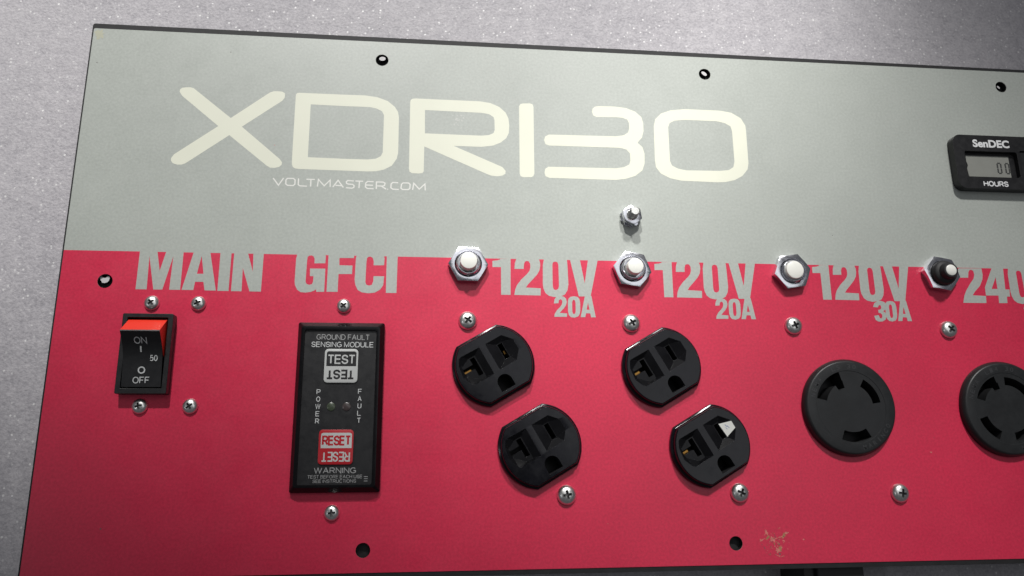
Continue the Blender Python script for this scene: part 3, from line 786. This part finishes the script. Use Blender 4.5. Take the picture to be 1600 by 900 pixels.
def pad(name, box, base, win, winmat, up, upmat, dn, dnmat, lab):
    x0, x1, y0, y1 = box
    q = MB(); q.prism([rrect(x0, x1, y0, y1, 1.5, 6)], 3.9, 4.55, base)
    p_ = part(name, q, g, bevel=0.25, label=lab)
    q = MB()
    wx0, wx1, wy0, wy1 = win
    q.flat([[(wx0, wy0), (wx1, wy0)] + [(x, y) for x, y in rrect(wx0, wx1, wy0, wy1, 0.9, 5)[:12]]], 4.57, winmat)
    caps(q, up[0], up[1], upmat, 4.60, weight=up[2], gap=.2)
    caps(q, dn[0], dn[1], dnmat, 4.58, flip=True, weight=dn[2], gap=.2)
    return p_, q
p_, q = pad('test_button', (110.15, 123.8, -160.4, -146.4), M_SILVER, (110.95, 123.1, -153.6, -147.4), M_BLACK,
            ('TEST', (111.3, 122.75, -152.7, -148.8), .15), M_SILVER, ('TEST', (110.95, 122.6, -159.05, -155.0), .20), M_BLACK, 'pale grey test pad')
# printing of the pads: joined to the pad so that it stays a sub-part of the module
def merge(o, q):
    me = q.mesh('print'); t = bpy.data.objects.new('print', me); COL.objects.link(t)
    # the bevel belongs to the pad body only: apply it before adding the flat print
    dg = bpy.context.evaluated_depsgraph_get(); dg.update()
    body = bpy.data.meshes.new_from_object(o.evaluated_get(dg))
    o.modifiers.clear()
    bm = bmesh.new(); bm.from_mesh(body)
    base = len(body.materials)
    for mt in me.materials: body.materials.append(mt)
    k = len(bm.faces); bm.from_mesh(me); bm.faces.ensure_lookup_table()
    for f in bm.faces[k:]: f.material_index += base
    bm.to_mesh(body); bm.free()
    o.data = body
    bpy.data.objects.remove(t)
    smooth(body, 35)
merge(p_, q)
p_, q = pad('reset_button', (109.4, 123.2, -193.3, -179.5), M_RESET, (110.3, 122.55, -186.85, -180.75), M_SILVER,
            ('RESET', (110.7, 122.35, -185.85, -181.85), .19), M_RESET, ('RESET', (110.6, 122.1, -192.2, -188.3), .14), M_SILVER, 'red reset pad')
merge(p_, q)
for x, mt, lab in ((113.6, M_LEDG, 'green indicator'), (119.85, M_LEDR, 'dull red indicator')):
    q = MB(); q.lathe([(1.75, 3.9), (1.7, 4.15), (1.2, 4.35), (0, 4.45)], mt, c=(x, -170.2), n=28)
    part('indicator_light', q, g, label=lab)

# ------------------------------------------------------------------ straight-blade outlets
def outlet_mesh():
    m = MB()
    def lay(r0, h0, z0, r1, h1, z1):
        a, b = dshape(r0, h0), dshape(r1, h1); n = len(a)
        m.add([(x, y, z0) for x, y in a] + [(x, y, z1) for x, y in b], [(i, (i+1) % n, n+(i+1) % n, n+i) for i in range(n)], M_GLOSS)
    prof = [(16.9, 13.95, -9.0), (16.9, 13.95, .02), (17.7, 14.75, .03), (17.75, 14.8, 1.3), (17.5, 14.55, 1.75), (17.05, 14.1, 1.95), (16.75, 13.8, 2.1), (16.6, 13.65, 3.7), (16.4, 13.45, 4.2), (16.0, 13.1, 4.5)]
    for p, q in zip(prof, prof[1:]): lay(*p, *q)
    m.flat([dshape(16.0, 13.1)], 4.5, M_GLOSS)
    s = len(m.f); m.flat([dshape(16.9, 13.95)], -9.0, M_GLOSS)
    for i in range(s, len(m.f)): m.f[i] = m.f[i][::-1]
    def fr(rim, floor, d):
        k = 1.15
        cx = sum(x for x, y in floor)/len(floor); cy = sum(y for x, y in floor)/len(floor)
        e = 0.5/d
        return hull([(x, y, 4.5-d) for x, y in floor] + [(x+(x-cx)*e*.5, y+(y-cy)*e*.5, 5.0) for x, y in rim], M_POCKET)
    N = fr([(-11.5, 9.3), (-1.9, 9.1), (-2.0, -3.1), (-12.0, -3.0), (-13.9, 1.2), (-13.2, 6.3)], [(-12.2, 5.6), (-8.2, 7.5), (-5.2, 7.5), (-5.2, -2.6), (-8.2, -2.6), (-12.3, 1.2)], 1.8)
    Hh = fr([(0.5, 9.2), (8.9, 9.2), (12.9, 4.7), (12.9, 1.0), (9.4, -3.0), (0.5, -3.1)], [(5.3, 6.8), (7.9, 6.8), (7.9, -0.6), (5.3, -0.6)], 1.7)
    def bx(x0, x1, y0, y1, z0):
        q = MB(); q.box(x0, x1, y0, y1, z0, 5.2, M_RUBBER); return q.mesh('slot')
    cut = [N, Hh, bx(-7.8, -5.6, -1.0, 7.1, -7), bx(-12.6, -7.7, 2.5, 4.5, -7), bx(5.5, 7.7, -0.4, 6.6, -7)]
    q = MB()
    arch = [(3.3*math.cos(t)+.3, 3.3*math.sin(t)-8.7) for t in [math.pi*i/14 for i in range(15)]] + [(-3.0, -11.9), (3.6, -11.9)]
    q.prism([arch], -7, 5.2, M_RUBBER)
    cut.append(q.mesh('ground'))
    return boolean(m.mesh('outlet'), cut)
out_me = outlet_mesh()
out_me.materials.append(M_GLINT)
def brass(mb, x0, x1, y0, y1, z0, z1): mb.box(x0, x1, y0, y1, z0, z1, M_BRASS)
contact = MB(); brass(contact, -12.3, -9.2, 2.6, 3.5, -4, -.6)
contact_me = contact.mesh('blade_contact')
contact2 = MB(); brass(contact2, 6.9, 7.6, 1.8, 3.4, -4, -.8)
contact2_me = contact2.mesh('blade_contact')
OUTS = [((180.6, -152.4), 'upper outlet of the first pair', 1), ((200.0, -186.3), 'lower outlet of the first pair', 0),
        ((254.25, -152.75), 'upper outlet of the second pair', 1), ((273.75, -186.55), 'lower outlet of the second pair with a lamp reflection painted on one facet', 2)]
for (x, y), lab, k in OUTS:
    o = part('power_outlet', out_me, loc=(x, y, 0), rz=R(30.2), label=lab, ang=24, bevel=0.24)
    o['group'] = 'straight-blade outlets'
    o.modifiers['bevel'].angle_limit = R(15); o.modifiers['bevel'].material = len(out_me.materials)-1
    if k: part('blade_contact', contact_me, o)
    if k == 1 and x < 200: part('blade_contact', contact2_me, o)
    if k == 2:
        # lamp reflection painted as a white sheet on the facet right of the slot
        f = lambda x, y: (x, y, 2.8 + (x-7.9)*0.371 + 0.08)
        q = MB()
        q.flat([[(7.75, 6.0), (8.1, -0.45), (12.7, 1.2), (12.75, 4.5)][::-1]], 0, M_REFLECT, fn=f)
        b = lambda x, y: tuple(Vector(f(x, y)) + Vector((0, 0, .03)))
        q.flat([[(9.6, 4.4), (10.0, 3.1), (10.3, 3.2), (9.9, 4.5)]], 0, M_REFLECT_MARK, fn=b)
        q.flat([[(10.2, 3.6), (10.5, 2.3), (10.75, 2.35), (10.45, 3.65)]], 0, M_REFLECT_MARK, fn=b)
        q.flat([[(9.3, 3.2), (9.6, 2.2), (9.8, 2.3), (9.5, 3.3)]], 0, M_REFLECT_MARK, fn=b)
        part('painted_reflection', q, o, label='painted white lamp reflection with a faint blue mark')
for dx in (190.2, 264.0):
    q = MB()
    q.box(dx-20, dx+20, -195, -145, -29.9, -9.1, M_BLACK)
    part('outlet_body', q)

# ------------------------------------------------------------------ twist-lock outlets
def arc_slot(r0, r1, a0, a1, foot=None):
    n = 14
    p = [(r1*math.cos(R(a0+(a1-a0)*i/n)), r1*math.sin(R(a0+(a1-a0)*i/n))) for i in range(n+1)]
    k = [(r0*math.cos(R(a1+(a0-a1)*i/n)), r0*math.sin(R(a1+(a0-a1)*i/n))) for i in range(n+1)]
    return p + k
def lock_mesh(slots):
    m = MB()
    m.lathe([(20.4, -9), (20.4, .02), (21.3, .03), (21.4, 1.2), (21.1, 2.0), (20.5, 3.0), (20.1, 3.35), (19.7, 3.45), (16.0, 3.45), (15.85, 3.3), (15.6, 3.3), (0, 3.3)], M_SATIN, n=96)
    cut = []
    for s in slots:
        q = MB(); q.prism([s], -6, 5, M_RUBBER); cut.append(q.mesh('slot'))
    return boolean(m.mesh('lock'), cut)
def ring_text(mb, text, r, a_mid, step, h, z, mat, flip=False):
    n = len(text)
    for i, ch in enumerate(text):
        if ch == ' ': continue
        a = a_mid + (i-(n-1)/2)*step*(1 if flip else -1)
        t = R(a)
        if flip:
            fn = lambda x, y, t=t: ((r-y)*math.cos(t) - x*math.sin(t), (r-y)*math.sin(t) + x*math.cos(t), z)
        else:
            fn = lambda x, y, t=t: ((r+y)*math.cos(t) + x*math.sin(t), (r+y)*math.sin(t) - x*math.cos(t), z)
        w = h*(.78 if ch not in 'IW' else (.25 if ch == 'I' else 1.0))
        write(mb, ch, (-w/2, w/2, -h/2, h/2), mat, fn=fn, bold=.01)
M_EMBOSS = surf('moulded_lettering', (0.035, 0.036, 0.038), 0.4)
A1 = arc_slot(11.4, 15.2, 116, 166); A1f = arc_slot(9.4, 12, 104, 126)
SL1 = [arc_slot(11.2, 15.9, 105, 166), arc_slot(8.6, 12.0, 104, 124), arc_slot(10.3, 14.0, 8, 60), arc_slot(10.9, 15.2, -113, -59)]
o = part('twist_lock_outlet', lock_mesh(SL1), loc=(338.3, -170.2, 0), label='black round outlet with three curved slots', ang=28)
for tx, am, fl in (('NEMA', 151, False), ('L5 30', 96, False), ('MARINCO', -52, True)):
    q = MB(); ring_text(q, tx, 17.9, am, 8.2, 2.0, 3.52, M_EMBOSS, flip=fl)
    part('lettering', q, o)
SL2 = [arc_slot(11.0, 15.0, 108, 163), arc_slot(9.0, 12.0, 106, 124), arc_slot(10.4, 14.0, 30, 89), arc_slot(11.2, 15.2, -162, -115), arc_slot(10.8, 14.6, -84, -32)]
o = part('twist_lock_outlet', lock_mesh(SL2), loc=(412.6, -170.8, 0), label='black round outlet with four curved slots cut by the right edge', ang=28)
for tx, am, fl in (('NEMA', 151, False), ('L14 30', 96, False), ('MARINCO', -52, True)):
    q = MB(); ring_text(q, tx, 17.9, am, 8.2, 2.0, 3.52, M_EMBOSS, flip=fl)
    part('lettering', q, o)

# ------------------------------------------------------------------ hour meter
m = MB()
body = rrect(405.3, 470, -65.9, -38.0, 4.2, 8)
m.prism([body, rrect(410.6, 438.1, -59.9, -46.4, 1.2, 5)[::-1], rrect(439.6, 462, -59.9, -45.6, .8, 4)[::-1]], 0.02, 4.3, M_BLACK)
m.box(409, 464, -61, -45, 1.0, 2.0, M_BLACK)
m.box(440, 461.5, -59.6, -46, 2.0, 3.6, M_SATIN)
hm = part('hour_meter', m, bevel=0.7, seg=3, label='black hour counter with a small grey display, cut by the right edge')
q = MB(); q.prism([[(412.7, -58.9), (434.9, -58.9), (434.9, -48.0), (412.5, -48.0), (412.4, -51.0), (412.95, -53.0), (412.3, -55.0)]], 2.0, 2.2, M_LCD)
part('display', q, hm)
q = MB()
def seg0(x, y, w, h, t, xmax):
    for bx in ((x+.15*t, x+t, y+t*.6, y+h/2-.12), (x+.15*t, x+t, y+h/2+.12, y+h-t*.6), (x+w-t, x+w-.15*t, y+t*.6, y+h/2-.12), (x+w-t, x+w-.15*t, y+h/2+.12, y+h-t*.6),
               (x+t*.8, x+w-t*.8, y, y+t*.75), (x+t*.8, x+w-t*.8, y+h-t*.75, y+h)):
        if bx[0] < xmax:
            q.box(bx[0], min(bx[1], xmax), bx[2], bx[3], 2.2, 2.23, M_DIGIT)
seg0(427.9, -57.2, 2.9, 6.0, .95, 434.8)
seg0(432.1, -57.2, 2.9, 6.0, .95, 434.8)
part('digits', q, hm)
q = MB()
write(q, 'SenDEC', (415.6, 434.8, -44.4, -40.3), M_BRIGHT, 4.34, bold=.04)
part('lettering', q, hm)
q = MB()
caps(q, 'HOURS', (417.9, 430.8, -64.7, -61.9), M_BRIGHT, 4.34, weight=.19)
part('lettering', q, hm)

# ------------------------------------------------------------------ something black under the lower edge
m = MB()
m.box(318.8, 339.5, -262, -215, -29.99, -3.6, M_RUBBER)
m.box(314.0, 318.8, -262, -215, -29.99, -6.5, M_SATIN)
blk = link('black_block', m.mesh('black_block'), loc=(0, 0, 0), bevel=0.8)
blk['label'] = 'black stepped block poking out from under the lower edge of the panel'
blk['category'] = 'block'
